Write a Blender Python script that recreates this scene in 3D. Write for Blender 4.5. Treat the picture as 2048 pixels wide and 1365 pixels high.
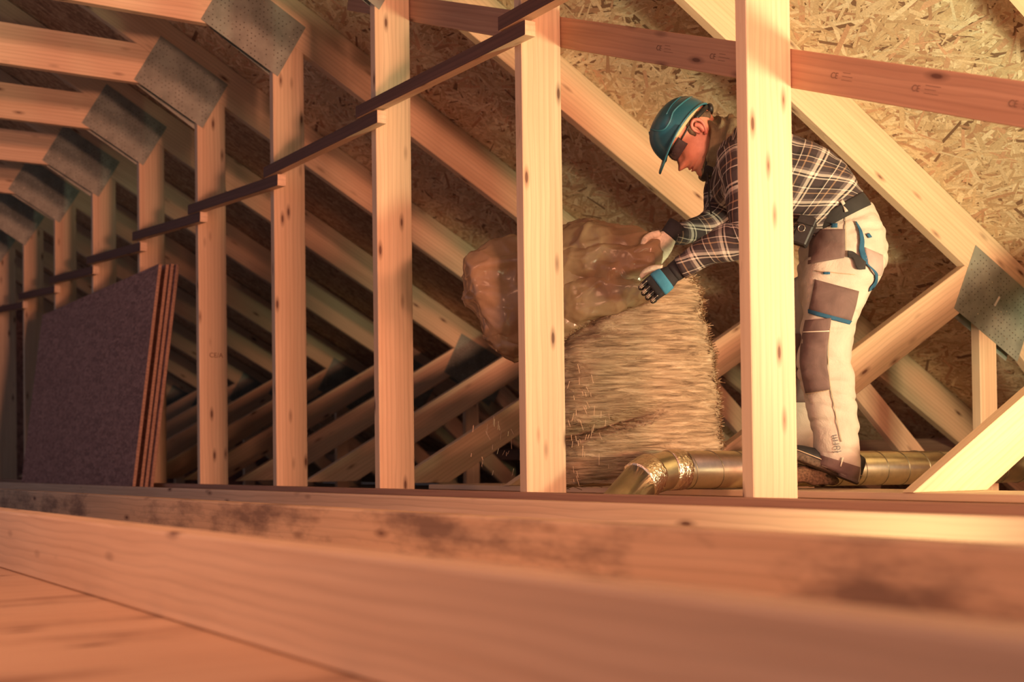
import bpy, bmesh, math, random
import numpy as np
from mathutils import Vector, Matrix, noise as mnoise

for o in list(bpy.data.objects):
    bpy.data.objects.remove(o, do_unlink=True)
SC = bpy.context.scene
COL = SC.collection
random.seed(7)
RNG = np.random.default_rng(11)

# ------------------------------------------------------------------ camera
# attic axes: x = across the building (towards the eave), y = along the ridge (away), z = up; floor z = 0
D = 1.2                         # truss spacing
CAMZ = 0.27
F_PX, YAW, PITCH, ROLL, PY = 2613.3, -0.5628, 0.0176, -0.0128, 876.7
CAMPOS = Vector((-2.1601*D, -2.3411*D, CAMZ))
fw = Vector((-math.sin(YAW), math.cos(YAW), 0)); rt = Vector((math.cos(YAW), math.sin(YAW), 0)); up = Vector((0, 0, 1))
fw, up = fw*math.cos(PITCH)+up*math.sin(PITCH), up*math.cos(PITCH)-fw*math.sin(PITCH)
rt, up = rt*math.cos(ROLL)+up*math.sin(ROLL), up*math.cos(ROLL)-rt*math.sin(ROLL)
cd = bpy.data.cameras.new('camera')
cam = bpy.data.objects.new('camera', cd); COL.objects.link(cam)
cd.sensor_width = 36; cd.sensor_fit = 'HORIZONTAL'
cd.lens = F_PX/2048*36
cd.shift_y = (PY-682.5)/2048
cd.clip_start = 0.02
M = Matrix.Identity(4)
for i in range(3):
    M[i][0] = rt[i]; M[i][1] = up[i]; M[i][2] = -fw[i]; M[i][3] = CAMPOS[i]
cam.matrix_world = M
cd.dof.use_dof = True; cd.dof.focus_distance = 4.7; cd.dof.aperture_fstop = 3.0
SC.camera = cam

# ------------------------------------------------------------------ light
SC.view_settings.view_transform = 'Standard'
SC.view_settings.look = 'None'
SC.view_settings.gamma = 1.0
SC.view_settings.use_curve_mapping = False
SC.view_settings.exposure = 0.0
w = bpy.data.worlds.new('world'); SC.world = w; w.use_nodes = True
bg = w.node_tree.nodes['Background']
bg.inputs[0].default_value = (0.23, 0.25, 0.34, 1); bg.inputs[1].default_value = 0.75

def area(name, loc, target, sx, sy, power, col, spread=180):
    l = bpy.data.lights.new(name, 'AREA'); l.shape = 'RECTANGLE'; l.size = sx; l.size_y = sy
    l.energy = power; l.color = col; l.spread = math.radians(spread)
    o = bpy.data.objects.new(name, l); COL.objects.link(o); o.location = loc
    o.rotation_euler = (Vector(target)-Vector(loc)).to_track_quat('-Z', 'Y').to_euler()
    return o
# work lamp on the floor and a floor lamp; the rest are added fills
area('added_row_fill', (-1.15, -14.0, 0.55), (0.0, 4.0, 1.7), 2.2, 0.8, 1500, (1.0, 0.37, 0.22))  # added salmon fill along the post row, no gable opening behind it
area('added_collar_fill', (-1.3, -5.5, 0.32), (-0.5, 6.0, 2.8), 0.5, 0.3, 66, (1.0, 0.42, 0.26), 80)  # added low fill to brighten the collar ties, no lamp stands there
area('work_lamp_light', (0.9, -2.0, 0.40), (1.8, 0.6, 2.2), 0.34, 0.28, 68, (0.98, 0.97, 0.58), 130)
area('floor_lamp_light', (-0.95, -1.15, 0.16), (0.1, 0.15, 0.35), 0.14, 0.10, 3.4, (1.0, 0.92, 0.55))
area('added_foreground_fill', (-4.0, -0.6, 3.0), (-1.9, -0.3, 0.0), 1.4, 1.4, 40, (1.0, 0.43, 0.23), 100)  # added fill for the near joists and floor, no roof window exists

# ------------------------------------------------------------------ helpers
def tag(o, label=None, cat=None, group=None, kind=None):
    if label: o['label'] = label
    if cat: o['category'] = cat
    if group: o['group'] = group
    if kind: o['kind'] = kind
    return o
def link(name, me, parent=None, mat=None, mx=None):
    o = bpy.data.objects.new(name, me); COL.objects.link(o)
    if mat is not None:
        for m in (mat if isinstance(mat, (list, tuple)) else [mat]):
            me.materials.append(m)
    if mx is not None: o.matrix_local = mx
    if parent is not None: o.parent = parent
    return o
def empty(name, loc=(0, 0, 0), rz=0):
    o = bpy.data.objects.new(name, None); COL.objects.link(o)
    o.location = loc; o.rotation_euler = (0, 0, rz); o.empty_display_size = 0.1
    return o
def mesh(name, verts, faces, smooth=False):
    me = bpy.data.meshes.new(name); me.from_pydata([tuple(v) for v in verts], [], faces); me.update()
    if smooth: me.polygons.foreach_set('use_smooth', [True]*len(me.polygons))
    return me
def fix(me, bevel=0):
    bm = bmesh.new(); bm.from_mesh(me)
    if bevel: bmesh.ops.bevel(bm, geom=bm.edges[:], offset=bevel, segments=1, affect='EDGES')
    bmesh.ops.recalc_face_normals(bm, faces=bm.faces[:]); bm.to_mesh(me); bm.free(); return me
def prism(poly, t0, t1, bevel=0.0025):
    """polygon in local xy extruded along local z"""
    n = len(poly)
    v = [(x, y, t0) for x, y in poly]+[(x, y, t1) for x, y in poly]
    f = [tuple(range(n))[::-1], tuple(range(n, 2*n))]+[(i, (i+1) % n, n+(i+1) % n, n+i) for i in range(n)]
    return fix(mesh('prism', v, f), bevel)
def bar_mx(p0, p1, normal):
    """frame: x along p0>p1, z along normal, origin mid"""
    p0, p1 = Vector(p0), Vector(p1); x = (p1-p0).normalized(); z = Vector(normal); z = (z-x*z.dot(x)).normalized(); y = z.cross(x)
    m = Matrix.Identity(4)
    for i in range(3): m[i][0] = x[i]; m[i][1] = y[i]; m[i][2] = z[i]; m[i][3] = (p0[i]+p1[i])/2
    return m
def bar(name, p0, p1, normal, width, thick, mat, parent=None, bevel=0.003):
    """sawn timber: length p0>p1, wide face towards normal, centred"""
    L = (Vector(p1)-Vector(p0)).length/2
    me = prism([(-L, -width/2), (L, -width/2), (L, width/2), (-L, width/2)], -thick/2, thick/2, bevel)
    return link(name, me, parent, mat, bar_mx(p0, p1, normal))

# ------------------------------------------------------------------ materials
class NT:
    def __init__(s, name):
        s.m = bpy.data.materials.new(name); s.m.use_nodes = True; s.t = s.m.node_tree; s.n = s.t.nodes
        s.b = s.n['Principled BSDF']
    def new(s, typ, **kw):
        n = s.n.new(typ)
        for k, v in kw.items(): setattr(n, k, v)
        return n
    def l(s, a, b): s.t.links.new(a, b)
    def ramp(s, fac, stops, interp='LINEAR'):
        r = s.new('ShaderNodeValToRGB'); r.color_ramp.interpolation = interp
        el = r.color_ramp.elements
        while len(el) < len(stops): el.new(0.5)
        for e, (p, c) in zip(el, stops):
            e.position = p; e.color = (*c, 1) if len(c) == 3 else c
        if fac is not None: s.l(fac, r.inputs[0])
        return r.outputs[0]
    def mix(s, fac, a, b, mode='MIX'):
        m = s.new('ShaderNodeMix', data_type='RGBA', blend_type=mode)
        for sock, val in ((m.inputs[0], fac), (m.inputs[6], a), (m.inputs[7], b)):
            if hasattr(val, 'links'): s.l(val, sock)
            elif isinstance(val, (int, float)): sock.default_value = val
            else: sock.default_value = (*val, 1)
        return m.outputs[2]
    def coords(s, scale, kind='Object', rand=True, rot=(0, 0, 0)):
        tc = s.new('ShaderNodeTexCoord'); mp = s.new('ShaderNodeMapping'); mp.inputs['Scale'].default_value = scale
        mp.inputs['Rotation'].default_value = rot
        src = tc.outputs[kind]
        if rand:
            oi = s.new('ShaderNodeObjectInfo'); ml = s.new('ShaderNodeVectorMath', operation='MULTIPLY_ADD')
            cb = s.new('ShaderNodeCombineXYZ')
            for k in range(3): s.l(oi.outputs['Random'], cb.inputs[k])
            ml.inputs[1].default_value = (37.0, 3.7, 5.3); s.l(cb.outputs[0], ml.inputs[0]); s.l(src, ml.inputs[2]); src = ml.outputs[0]
        s.l(src, mp.inputs[0]); return mp.outputs[0]
    def noise(s, vec, scale=1.0, detail=3, rough=0.55, dist=0.0):
        n = s.new('ShaderNodeTexNoise'); n.inputs['Scale'].default_value = scale; n.inputs['Detail'].default_value = detail
        n.inputs['Roughness'].default_value = rough; n.inputs['Distortion'].default_value = dist
        s.l(vec, n.inputs['Vector']); return n.outputs['Fac']
    def bump(s, h, strength=0.2, dist=0.004):
        b = s.new('ShaderNodeBump'); b.inputs['Strength'].default_value = strength; b.inputs['Distance'].default_value = dist
        s.l(h, b.inputs['Height']); s.l(b.outputs[0], s.b.inputs['Normal'])
    def base(s, c, rough=0.6, metal=0.0):
        if hasattr(c, 'links'): s.l(c, s.b.inputs['Base Color'])
        else: s.b.inputs['Base Color'].default_value = (*c, 1)
        s.b.inputs['Roughness'].default_value = rough; s.b.inputs['Metallic'].default_value = metal
        return s.m

def wood(name, lo, hi, knot=(0.10, 0.035, 0.018), knots=True, ring=0.35, rough=0.62, stain=None):
    t = NT(name)
    g = t.noise(t.coords((1.3, 46, 46)), 1.0, 4, 0.6, 0.3)
    c = t.ramp(g, [(0.30, lo), (0.70, hi)])
    # broad flame figure
    w_ = t.new('ShaderNodeTexWave', wave_type='BANDS', bands_direction='Y', wave_profile='SAW')
    w_.inputs['Scale'].default_value = 9.0; w_.inputs['Distortion'].default_value = 5.0; w_.inputs['Detail'].default_value = 2.0; w_.inputs['Detail Scale'].default_value = 0.6
    t.l(t.coords((0.42, 1.6, 1.6)), w_.inputs['Vector'])
    c = t.mix(t.ramp(w_.outputs['Fac'], [(0.55, (0, 0, 0)), (1.0, (ring,)*3)]), c, tuple(0.62*x for x in lo))
    big = t.noise(t.coords((0.9, 5, 5)), 1.0, 2)
    c = t.mix(t.ramp(big, [(0.35, (0.28,)*3), (0.65, (0, 0, 0))]), c, tuple(a*b for a, b in zip(lo, (0.86, 0.74, 0.66))))
    if knots:
        v = t.new('ShaderNodeTexVoronoi'); v.inputs['Scale'].default_value = 1.0; t.l(t.coords((3.6, 12.0, 12.0)), v.inputs['Vector'])
        c = t.mix(t.ramp(v.outputs['Distance'], [(0.06, (0.92,)*3), (0.09, (0.5,)*3), (0.19, (0, 0, 0))]), c, knot)
    if stain:
        sn = t.noise(t.coords((1.6, 5, 5)), 1.0, 5, 0.65)
        c = t.mix(t.ramp(sn, [(0.52, (0, 0, 0)), (0.68, (0.75,)*3)]), c, stain)
    oi = t.new('ShaderNodeObjectInfo')
    c = t.mix(1.0, c, t.ramp(oi.outputs['Random'], [(0.0, (0.90, 0.87, 0.84)), (0.5, (1, 1, 1)), (1.0, (0.96, 0.93, 0.88))]), 'MULTIPLY')
    t.bump(g, 0.12, 0.003)
    return t.base(c, rough)
PINE = wood('pine_lumber', (0.64, 0.48, 0.31), (0.77, 0.61, 0.41))
PINE_ROUGH = wood('pine_joist', (0.62, 0.44, 0.28), (0.75, 0.56, 0.37))
PINE_STAINED = wood('pine_joist_mould_stained', (0.60, 0.42, 0.25), (0.72, 0.53, 0.33), stain=(0.10, 0.06, 0.045))
PINE_RED = wood('reddish_brace_timber', (0.46, 0.25, 0.15), (0.58, 0.34, 0.21))
DARKWOOD = wood('dark_brace_face', (0.070, 0.034, 0.024), (0.125, 0.062, 0.042), knots=False, ring=0.5)  # darker tone for the outward face of the brace boards
SILLWOOD = wood('sill_timber', (0.34, 0.19, 0.12), (0.46, 0.28, 0.18), knots=False)

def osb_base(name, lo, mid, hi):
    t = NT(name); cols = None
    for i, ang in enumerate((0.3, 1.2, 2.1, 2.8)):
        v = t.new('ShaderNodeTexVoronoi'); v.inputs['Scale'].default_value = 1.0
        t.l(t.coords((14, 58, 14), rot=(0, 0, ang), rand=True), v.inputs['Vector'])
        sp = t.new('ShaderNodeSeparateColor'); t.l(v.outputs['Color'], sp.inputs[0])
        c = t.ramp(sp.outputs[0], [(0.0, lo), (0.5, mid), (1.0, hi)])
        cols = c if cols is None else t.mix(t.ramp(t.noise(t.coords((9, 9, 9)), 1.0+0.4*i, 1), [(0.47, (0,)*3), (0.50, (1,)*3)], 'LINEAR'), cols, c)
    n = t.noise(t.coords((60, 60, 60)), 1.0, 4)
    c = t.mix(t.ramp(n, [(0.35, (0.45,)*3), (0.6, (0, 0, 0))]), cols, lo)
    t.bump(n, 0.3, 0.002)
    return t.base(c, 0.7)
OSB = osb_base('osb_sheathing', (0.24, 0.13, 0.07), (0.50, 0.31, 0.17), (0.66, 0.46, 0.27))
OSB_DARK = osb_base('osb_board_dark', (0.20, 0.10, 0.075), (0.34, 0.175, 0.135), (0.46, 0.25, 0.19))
OSB_EDGE = wood('osb_board_edge', (0.24, 0.14, 0.09), (0.40, 0.25, 0.16), knots=False, ring=0.6)

def attr_mat(name, attr='tint', rough=0.75):
    t = NT(name); a = t.new('ShaderNodeAttribute', attribute_name=attr)
    n = t.noise(t.coords((30, 30, 30), rand=False), 4.0, 3)
    c = t.mix(t.ramp(n, [(0.35, (0.25,)*3), (0.65, (0, 0, 0))]), a.outputs['Color'], (0.2, 0.1, 0.05))
    return t.base(c, rough)
FLAKE = attr_mat('osb_strand')
FIBRE = attr_mat('wood_fibre', rough=0.9)

def simple(name, c, rough=0.6, metal=0.0, nscale=0, amt=0.15, bump=0.0):
    t = NT(name)
    if nscale:
        n = t.noise(t.coords((1, 1, 1), rand=False), nscale, 4)
        col = t.ramp(n, [(0.3, tuple(x*(1-amt) for x in c)), (0.7, tuple(min(1, x*(1+amt)) for x in c))])
        if bump: t.bump(n, bump, 0.004)
        return t.base(col, rough, metal)
    return t.base(c, rough, metal)
PLATE = simple('galvanised_plate', (0.25, 0.285, 0.24), 0.45, 0.2, 7, 0.30)
PLATE_HOLE = simple('plate_tooth_hole', (0.045, 0.04, 0.035), 0.7)
PLATE_NAIL = simple('plate_bright_nail', (0.75, 0.72, 0.62), 0.3, 1.0)
INK = simple('ink_stamp', (0.16, 0.075, 0.045), 0.8)
INK_FAINT = simple('faint_ink', (0.24, 0.13, 0.08), 0.8)
WHITE_TAG = simple('white_label', (0.85, 0.82, 0.74), 0.6)
# ------------------------------------------------------------------ setting
def plane_slab(name, pts, thick_vec, mat):
    v = [Vector(p) for p in pts]; v = v+[p+Vector(thick_vec) for p in v]
    f = [(0, 1, 2, 3), (7, 6, 5, 4)]+[(i, (i+1) % 4, 4+(i+1) % 4, 4+i) for i in range(4)]
    return link(name, fix(mesh(name, v, f)), None, mat)
FLOORM = wood('floor_boards', (0.54, 0.36, 0.23), (0.66, 0.47, 0.31), stain=(0.20, 0.10, 0.06))
floor = plane_slab('floor', [(-6, -9, 0), (5.2, -9, 0), (5.2, 14.5, 0), (-6, 14.5, 0)], (0, 0, -0.03), FLOORM)
tag(floor, kind='structure')
SL = 0.568; RTOP = 2.543+CAMZ; RLOW = 2.277+CAMZ         # rafter top / underside height at x = 0
ca = 1/math.sqrt(1+SL*SL)
def roofz(x): return RTOP+0.004-SL*x
ceil = plane_slab('ceiling', [(-2.7, -3.4, roofz(-2.7)), (4.95, -3.4, roofz(4.95)), (4.95, 14.5, roofz(4.95)), (-2.7, 14.5, roofz(-2.7))],
                  (0.018*SL*ca, 0, 0.018*ca), OSB)
tag(ceil, kind='structure')
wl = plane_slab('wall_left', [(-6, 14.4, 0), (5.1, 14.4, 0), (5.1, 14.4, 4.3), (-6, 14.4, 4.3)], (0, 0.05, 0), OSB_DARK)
tag(wl, kind='structure')

def flakes(name, n, u0, u1, y0, y1, parent):
    """the strands pressed into the visible underside of the roof boards"""
    cu = RNG.uniform(u0, u1, n); cy = RNG.uniform(y0, y1, n)
    ang = RNG.normal(1.35, 0.75, n); L = RNG.uniform(0.03, 0.10, n); W = RNG.uniform(0.004, 0.015, n)
    drop = np.linspace(0.0004, 0.0028, n)
    X = np.stack([np.full(n, ca), np.zeros(n), np.full(n, -SL*ca)], 1); Y = np.tile([0., 1., 0.], (n, 1)); N = np.array([-SL*ca, 0, -ca])
    c = np.stack([cu, cy, RTOP+0.004-SL*cu], 1)+drop[:, None]*N
    a = np.cos(ang)[:, None]*X+np.sin(ang)[:, None]*Y; b = -np.sin(ang)[:, None]*X+np.cos(ang)[:, None]*Y
    k1 = RNG.uniform(0.4, 1.0, (n, 1)); k2 = RNG.uniform(0.4, 1.0, (n, 1))
    sk = RNG.uniform(-0.3, 0.3, (n, 1))
    L = L[:, None]; W = W[:, None]
    V = np.stack([c-a*L-b*W*k1, c+a*L*(1+sk)-b*W*k2, c+a*L+b*W, c-a*L*(1+sk)+b*W*k1], 1).reshape(-1, 3)
    me = bpy.data.meshes.new(name)
    me.vertices.add(4*n); me.vertices.foreach_set('co', V.ravel())
    me.loops.add(4*n); me.loops.foreach_set('vertex_index', np.arange(4*n))
    me.polygons.add(n); me.polygons.foreach_set('loop_start', np.arange(n)*4)
    me.update(); 
    pal = np.array([(0.78, 0.60, 0.38), (0.68, 0.50, 0.30), (0.60, 0.41, 0.24), (0.85, 0.70, 0.47), (0.50, 0.29, 0.17), (0.66, 0.39, 0.24), (0.22, 0.12, 0.07)])
    idx = RNG.choice(len(pal), n, p=[0.26, 0.26, 0.17, 0.14, 0.08, 0.06, 0.03]); col = pal[idx]*RNG.uniform(0.88, 1.1, (n, 1))
    at = me.color_attributes.new('tint', 'FLOAT_COLOR', 'CORNER')
    at.data.foreach_set('color', np.repeat(np.concatenate([col, np.ones((n, 1))], 1), 4, axis=0).ravel())
    return tag(link(name, me, parent, FLAKE), kind='stuff')
flakes('wood_strands', 90000, -0.9, 4.4, -1.8, 5.2, ceil)

# ------------------------------------------------------------------ roof trusses
PW, TT = 0.1745, 0.049          # post width, timber thickness
Z = CAMZ
def member(name, poly, direction, parent, mat=PINE):
    """a truss timber: outline in the truss plane (x, z above camera height), 49 mm thick, grain along direction"""
    d = Vector((direction[0], 0, direction[1])).normalized(); yv = Vector((-d.z, 0, d.x)); zv = d.cross(yv)
    c = sum((Vector((x, 0, z+Z)) for x, z in poly), Vector())/len(poly)
    loc = [((Vector((x, 0, z+Z))-c).dot(d), (Vector((x, 0, z+Z))-c).dot(yv)) for x, z in poly]
    me = prism(loc, -TT, 0, 0.0025)
    m = Matrix.Identity(4)
    for i in range(3): m[i][0] = d[i]; m[i][1] = yv[i]; m[i][2] = zv[i]; m[i][3] = c[i]
    return link(name, me, parent, mat, m)
def rl(x): return 2.277-SL*x
def rh(x): return 2.543-SL*x

def plate(corner, e1, e2, l1, l2, y, parent, back=False):
    """gusset plate: corner + l1 along e1 + l2 along e2, with punched teeth"""
    e1 = Vector((e1[0], 0, e1[1])).normalized(); e2 = Vector((e2[0], 0, e2[1])).normalized(); zv = e1.cross(e2)
    if zv.y > 0: zv = -zv
    c = Vector((corner[0], y, corner[1]+Z))+e1*l1/2+e2*l2/2
    m = Matrix.Identity(4); yv = zv.cross(e1)
    for i in range(3): m[i][0] = e1[i]; m[i][1] = yv[i]; m[i][2] = zv[i]; m[i][3] = c[i]
    o = link('gusset_plate', prism([(-l1/2, -l2/2), (l1/2, -l2/2), (l1/2, l2/2), (-l1/2, l2/2)], -0.001, 0.001, 0.0004), parent, PLATE, m)
    if back: return o
    for nm, mat, keep, r in (('tooth_holes', PLATE_HOLE, 0.62, 0.0034), ('nail_heads', PLATE_NAIL, 0.12, 0.0036)):
        v = []; f = []
        st = 0.0235
        for i in range(int(l1/st)):
            for j in range(int(l2/st)):
                x = -l1/2+st*(i+0.6)+(0.5*st if j % 2 else 0); yy = -l2/2+st*(j+0.6)
                if abs(x) > l1/2-0.006 or abs(yy) > l2/2-0.006: continue
                dens = mnoise.noise(Vector((x*7, yy*7, 3.0)))*0.5+0.5
                if random.random() > keep*(0.25+1.5*dens): continue
                k = len(v)
                for q in range(6): v.append((x+r*math.cos(q*1.047), yy+r*math.sin(q*1.047), 0.0013))
                f.append(tuple(range(k, k+6)))
        s = link(nm, mesh(nm, v, f), o, mat); tag(s, kind='stuff')
    return o

def make_truss(n):
    t = empty('roof_truss', (0, n*D, 0))
    member('post', [(0, -Z), (PW, -Z), (PW, rl(PW)), (0, rl(0))], (0, 1), t)
    member('rafter', [(-2.65, rl(-2.65)), (4.52, rl(4.52)), (4.52, rh(4.52)), (-2.65, rh(-2.65))], (1, -SL), t)
    member('collar_tie', [(-3.3, 2.25), (0, 2.25), (0, 2.276), (-0.357, 2.482), (-3.3, 2.482)], (1, 0), t)
    member('diagonal_web', [(0.672, -0.116), (1.03, -0.116), (2.625, 0.785), (2.447, 0.886)], (1, 0.565), t)
    member('vertical_web', [(2.541, -Z), (2.662, -Z), (2.662, 0.764), (2.626, 0.784), (2.541, 0.736)], (0, 1), t)
    member('short_web', [(2.664, 0.629), (2.664, 0.762), (2.83, 0.668), (3.91, -Z), (3.695, -Z)], (1, -0.87), t)
    plate((-0.379, 2.276), (0.408, -0.241), (0.167, 0.282), 0.474, 0.328, -0.0015, t)
    plate((-0.379, 2.276), (0.408, -0.241), (0.167, 0.282), 0.474, 0.328, TT+0.0015, t, True)
    plate((2.356, 0.697), (0.442, -0.249), (0.172, 0.30), 0.507, 0.346, -0.0015, t)
    plate((2.356, 0.697), (0.442, -0.249), (0.172, 0.30), 0.507, 0.346, TT+0.0015, t, True)
    return t
TL = ['bright pine roof truss whose post stands right in front of the worker',
      'pine roof truss whose post stands before the plastic insulation bag',
      'pine roof truss with the post just left of the insulation bag',
      'pine roof truss with the large grey plate near the top edge, fourth post from right',
      'pine roof truss whose post carries a small dark stamp, right of the leaning boards',
      'pine roof truss whose post shows behind the right end of the leaning boards',
      'pine roof truss whose post rises behind the middle of the leaning boards',
      'pine roof truss whose post rises behind the left end of the leaning boards',
      'shaded pine roof truss with the first post left of the leaning boards',
      'shaded pine roof truss with the post at the left edge of the photo']
def copy_tree(o, parent=None):
    c = o.copy(); COL.objects.link(c); c.parent = parent
    for ch in list(o.children): copy_tree(ch, c)
    return c
truss0 = make_truss(0)
trusses = [truss0]
for n in range(1, 12):
    t = copy_tree(truss0); t.location = (0, n*D, 0); trusses.append(t)
for n, t in enumerate(trusses):
    tag(t, TL[n] if n < len(TL) else ('dark pine roof truss at the far left end, farthest but one' if n == 10 else 'dark pine roof truss at the far left end, farthest of all'), 'roof truss', 'row of pine roof trusses')
    for ch in t.children:
        if ch.name.startswith('gusset_plate') and n:
            ch.rotation_euler = (ch.rotation_euler.to_matrix()@Matrix.Rotation(random.uniform(-0.035, 0.035), 3, 'Z')).to_euler()
            ch.location = ch.location+Vector((random.uniform(-0.012, 0.012), 0, random.uniform(-0.012, 0.012)))

# ------------------------------------------------------------------ joists and sill
JT = CAMZ-0.116
def joist(name, x0, x1, y0, y1, z0, z1, mat, label, cat='joist'):
    o = bar(name, ((x0+x1)/2, y0, (z0+z1)/2), ((x0+x1)/2, y1, (z0+z1)/2), (-1, 0, 0), z1-z0, x1-x0, mat, None, 0.005)
    return tag(o, label, cat)
joist('floor_joist', -1.885, -1.815, -5.0, 13.5, 0, JT, PINE_ROUGH, 'nearest out-of-focus pine joist running across the bottom of the photo')
joist('floor_joist', -1.190, -1.130, -5.0, 13.5, 0, JT, PINE_STAINED, 'second pine joist with dark mould stains on its side')
joist('floor_joist', -0.520, -0.468, -5.0, 13.5, 0, JT, PINE_ROUGH, 'third pine joist, its side lit yellow below the worker')
joist('sill_plate', -0.052, -0.001, -5.0, 13.5, 0, JT+0.003, SILLWOOD, 'dark timber sill running along the feet of the truss posts', 'sill')
wb = bar('walkway_board', (0.86, -2.2, JT-0.013), (0.86, 3.2, JT-0.013), (0, 0, 1), 0.36, 0.024, PINE, None, 0.002)
tag(wb, 'reddish pine walkway board under the worker, behind the sill', 'board')
eb = bar('eave_board', (4.02, -3, 0.33), (4.02, 13.5, 0.33), (-1, 0, 0), 0.10, 0.03, SILLWOOD)
tag(eb, 'low dark board along the eave, far behind the duct', 'board')
for xx, lb in ((0.715, 'low joist carrying the front edge of the walkway board'), (1.00, 'low joist carrying the back edge of the walkway board')):
    joist('floor_joist', xx-0.02, xx+0.02, -2.2, 3.2, 0, JT-0.026, SILLWOOD, lb)

# ------------------------------------------------------------------ braces on the posts
def brace(y0, z0, y1, z1, h, label):
    """board nailed to the front of the posts: dark face, pale ends and underside"""
    o = bar('brace_board', (-0.026, y0, z0+Z), (-0.026, y1, z1+Z), (-1, 0, 0), h, 0.047, [PINE, DARKWOOD], None, 0.0015)
    for p in o.data.polygons:
        if p.normal.z > 0.6: p.material_index = 1
    tag(o, label, 'brace', 'stepped row of dark brace boards')
BL = ['dark brace board at the top, highest of the stepped row', 'dark brace board crossing the post before the insulation bag',
      'dark brace board ending on the post just left of the insulation bag', 'dark brace board ending on the fourth post from the right',
      'dark brace board crossing the post with the stamp', 'short dark brace board just right of the leaning boards',
      'dark brace board above the top corner of the leaning boards', 'dark brace board above the left end of the leaning boards', 'dark brace board at the left edge of the photo']
BR = [(-1.3, 1.626, 1.283, 1.622, 0.052), (1.10, 1.558, 2.505, 1.578, 0.054), (2.29, 1.512, 3.62, 1.522, 0.056), (3.43, 1.450, 4.84, 1.535, 0.058)]
y = 4.62
for k in range(4, 9):
    BR.append((y, 1.458, y+1.38, 1.552, 0.058)); y += 1.2
for b, l_ in zip(BR, BL): brace(*b, l_)
dbm = bar('diagonal_brace', (0.201, -2.6, 1.212-0.376*2.6-0.058+Z), (0.201, 3.05, 1.212+0.376*3.05-0.058+Z), (-1, 0, 0), 0.109, 0.048, PINE_RED, None, 0.002)
tag(dbm, 'long reddish diagonal brace running behind the posts, stamped with small marks', 'brace')

# ------------------------------------------------------------------ writing
def text(name, s, size, mx, parent, mat):
    cu = bpy.data.curves.new(name, 'FONT'); cu.body = s; cu.size = size; cu.align_x = 'CENTER'; cu.align_y = 'CENTER'; cu.extrude = 0.0003
    tmp = bpy.data.objects.new(name, cu); COL.objects.link(tmp)
    bpy.context.view_layer.update()
    me = bpy.data.meshes.new_from_object(tmp.evaluated_get(bpy.context.evaluated_depsgraph_get()))
    bpy.data.objects.remove(tmp, do_unlink=True)
    me.materials.clear()
    return link(name, me, parent, mat, mx)
def frame(x, y_, z_, o):
    m = Matrix.Identity(4)
    for i in range(3): m[i][0] = x[i]; m[i][1] = y_[i]; m[i][2] = z_[i]; m[i][3] = o[i]
    return m
# stamp on the post of the fifth truss
text('stamp', 'CE/A', 0.040, frame((1, 0, 0), (0, 0, 1), (0, -1, 0), (0.105, -0.0006, 0.66+Z)), trusses[4], INK)
# small conformity marks along the diagonal brace
for i, yy in enumerate((-0.17, -0.46, -0.76, 0.35, 0.62, 1.6)):
    k = dbm.matrix_local.inverted()@Vector((0.201, yy, 1.212+0.376*yy-0.058+Z))
    text('grade_mark', 'CE', 0.024, frame((-1, 0, 0), (0, -1, 0), (0, 0, 1), (k.x, 0.002, 0.0246)), dbm, INK_FAINT)
    for j in range(3):
        v = []; L = random.uniform(0.03, 0.06); x0 = k.x-0.03; yo = 0.010*(j-1)
        link('grade_mark_line', mesh('l', [(x0, yo-0.0007, 0.0246), (x0-L, yo-0.0007, 0.0246), (x0-L, yo+0.0007, 0.0246), (x0, yo+0.0007, 0.0246)], [(0, 1, 2, 3)]), dbm, INK_FAINT)
# white label on the low plate beside the worker
lp = [c for c in trusses[1].children if c.name.startswith('gusset_plate') and c.location.x > 2 and c.location.y < 0][0]
link('paper_label', prism([(-0.03, -0.006), (0.03, -0.006), (0.03, 0.006), (-0.03, 0.006)], 0.0015, 0.002, 0), lp, WHITE_TAG,
     Matrix.Translation((-0.005, 0.012, 0))@Matrix.Rotation(1.35, 4, 'Z'))

# ------------------------------------------------------------------ leaning boards
SHL = ['dark strand board leaning on the posts, front sheet of the stack', 'second dark strand board in the leaning stack, set back at its end',
       'third strand board in the leaning stack, pale edge showing', 'fourth strand board in the leaning stack, pale edge showing', 'rearmost strand board of the leaning stack, touching the posts']
lean = math.atan2(0.19, 1.50)
for i in range(5):
    th = 0.020
    H = 1.555+(0.0, -0.012, 0.004, 0.008, 0.0)[i]; y0 = 5.33+(0.03, 0.16, 0.05, 0.03, 0.0)[i]; y1 = 8.58+0.02*i
    xb = -0.262+i*(th+0.006); me = prism([(0, 0), (y1-y0, 0), (y1-y0, H), (0, H)], 0, th, 0.001)
    m = frame((0, 1, 0), (math.sin(lean), 0, math.cos(lean)), (math.cos(lean), 0, -math.sin(lean)), (xb, y0, 0.004+th*math.sin(lean)))
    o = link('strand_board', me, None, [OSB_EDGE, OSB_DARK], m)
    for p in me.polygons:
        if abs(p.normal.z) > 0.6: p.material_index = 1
    tag(o, SHL[i], 'board', 'boards leaning against the posts')

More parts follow.
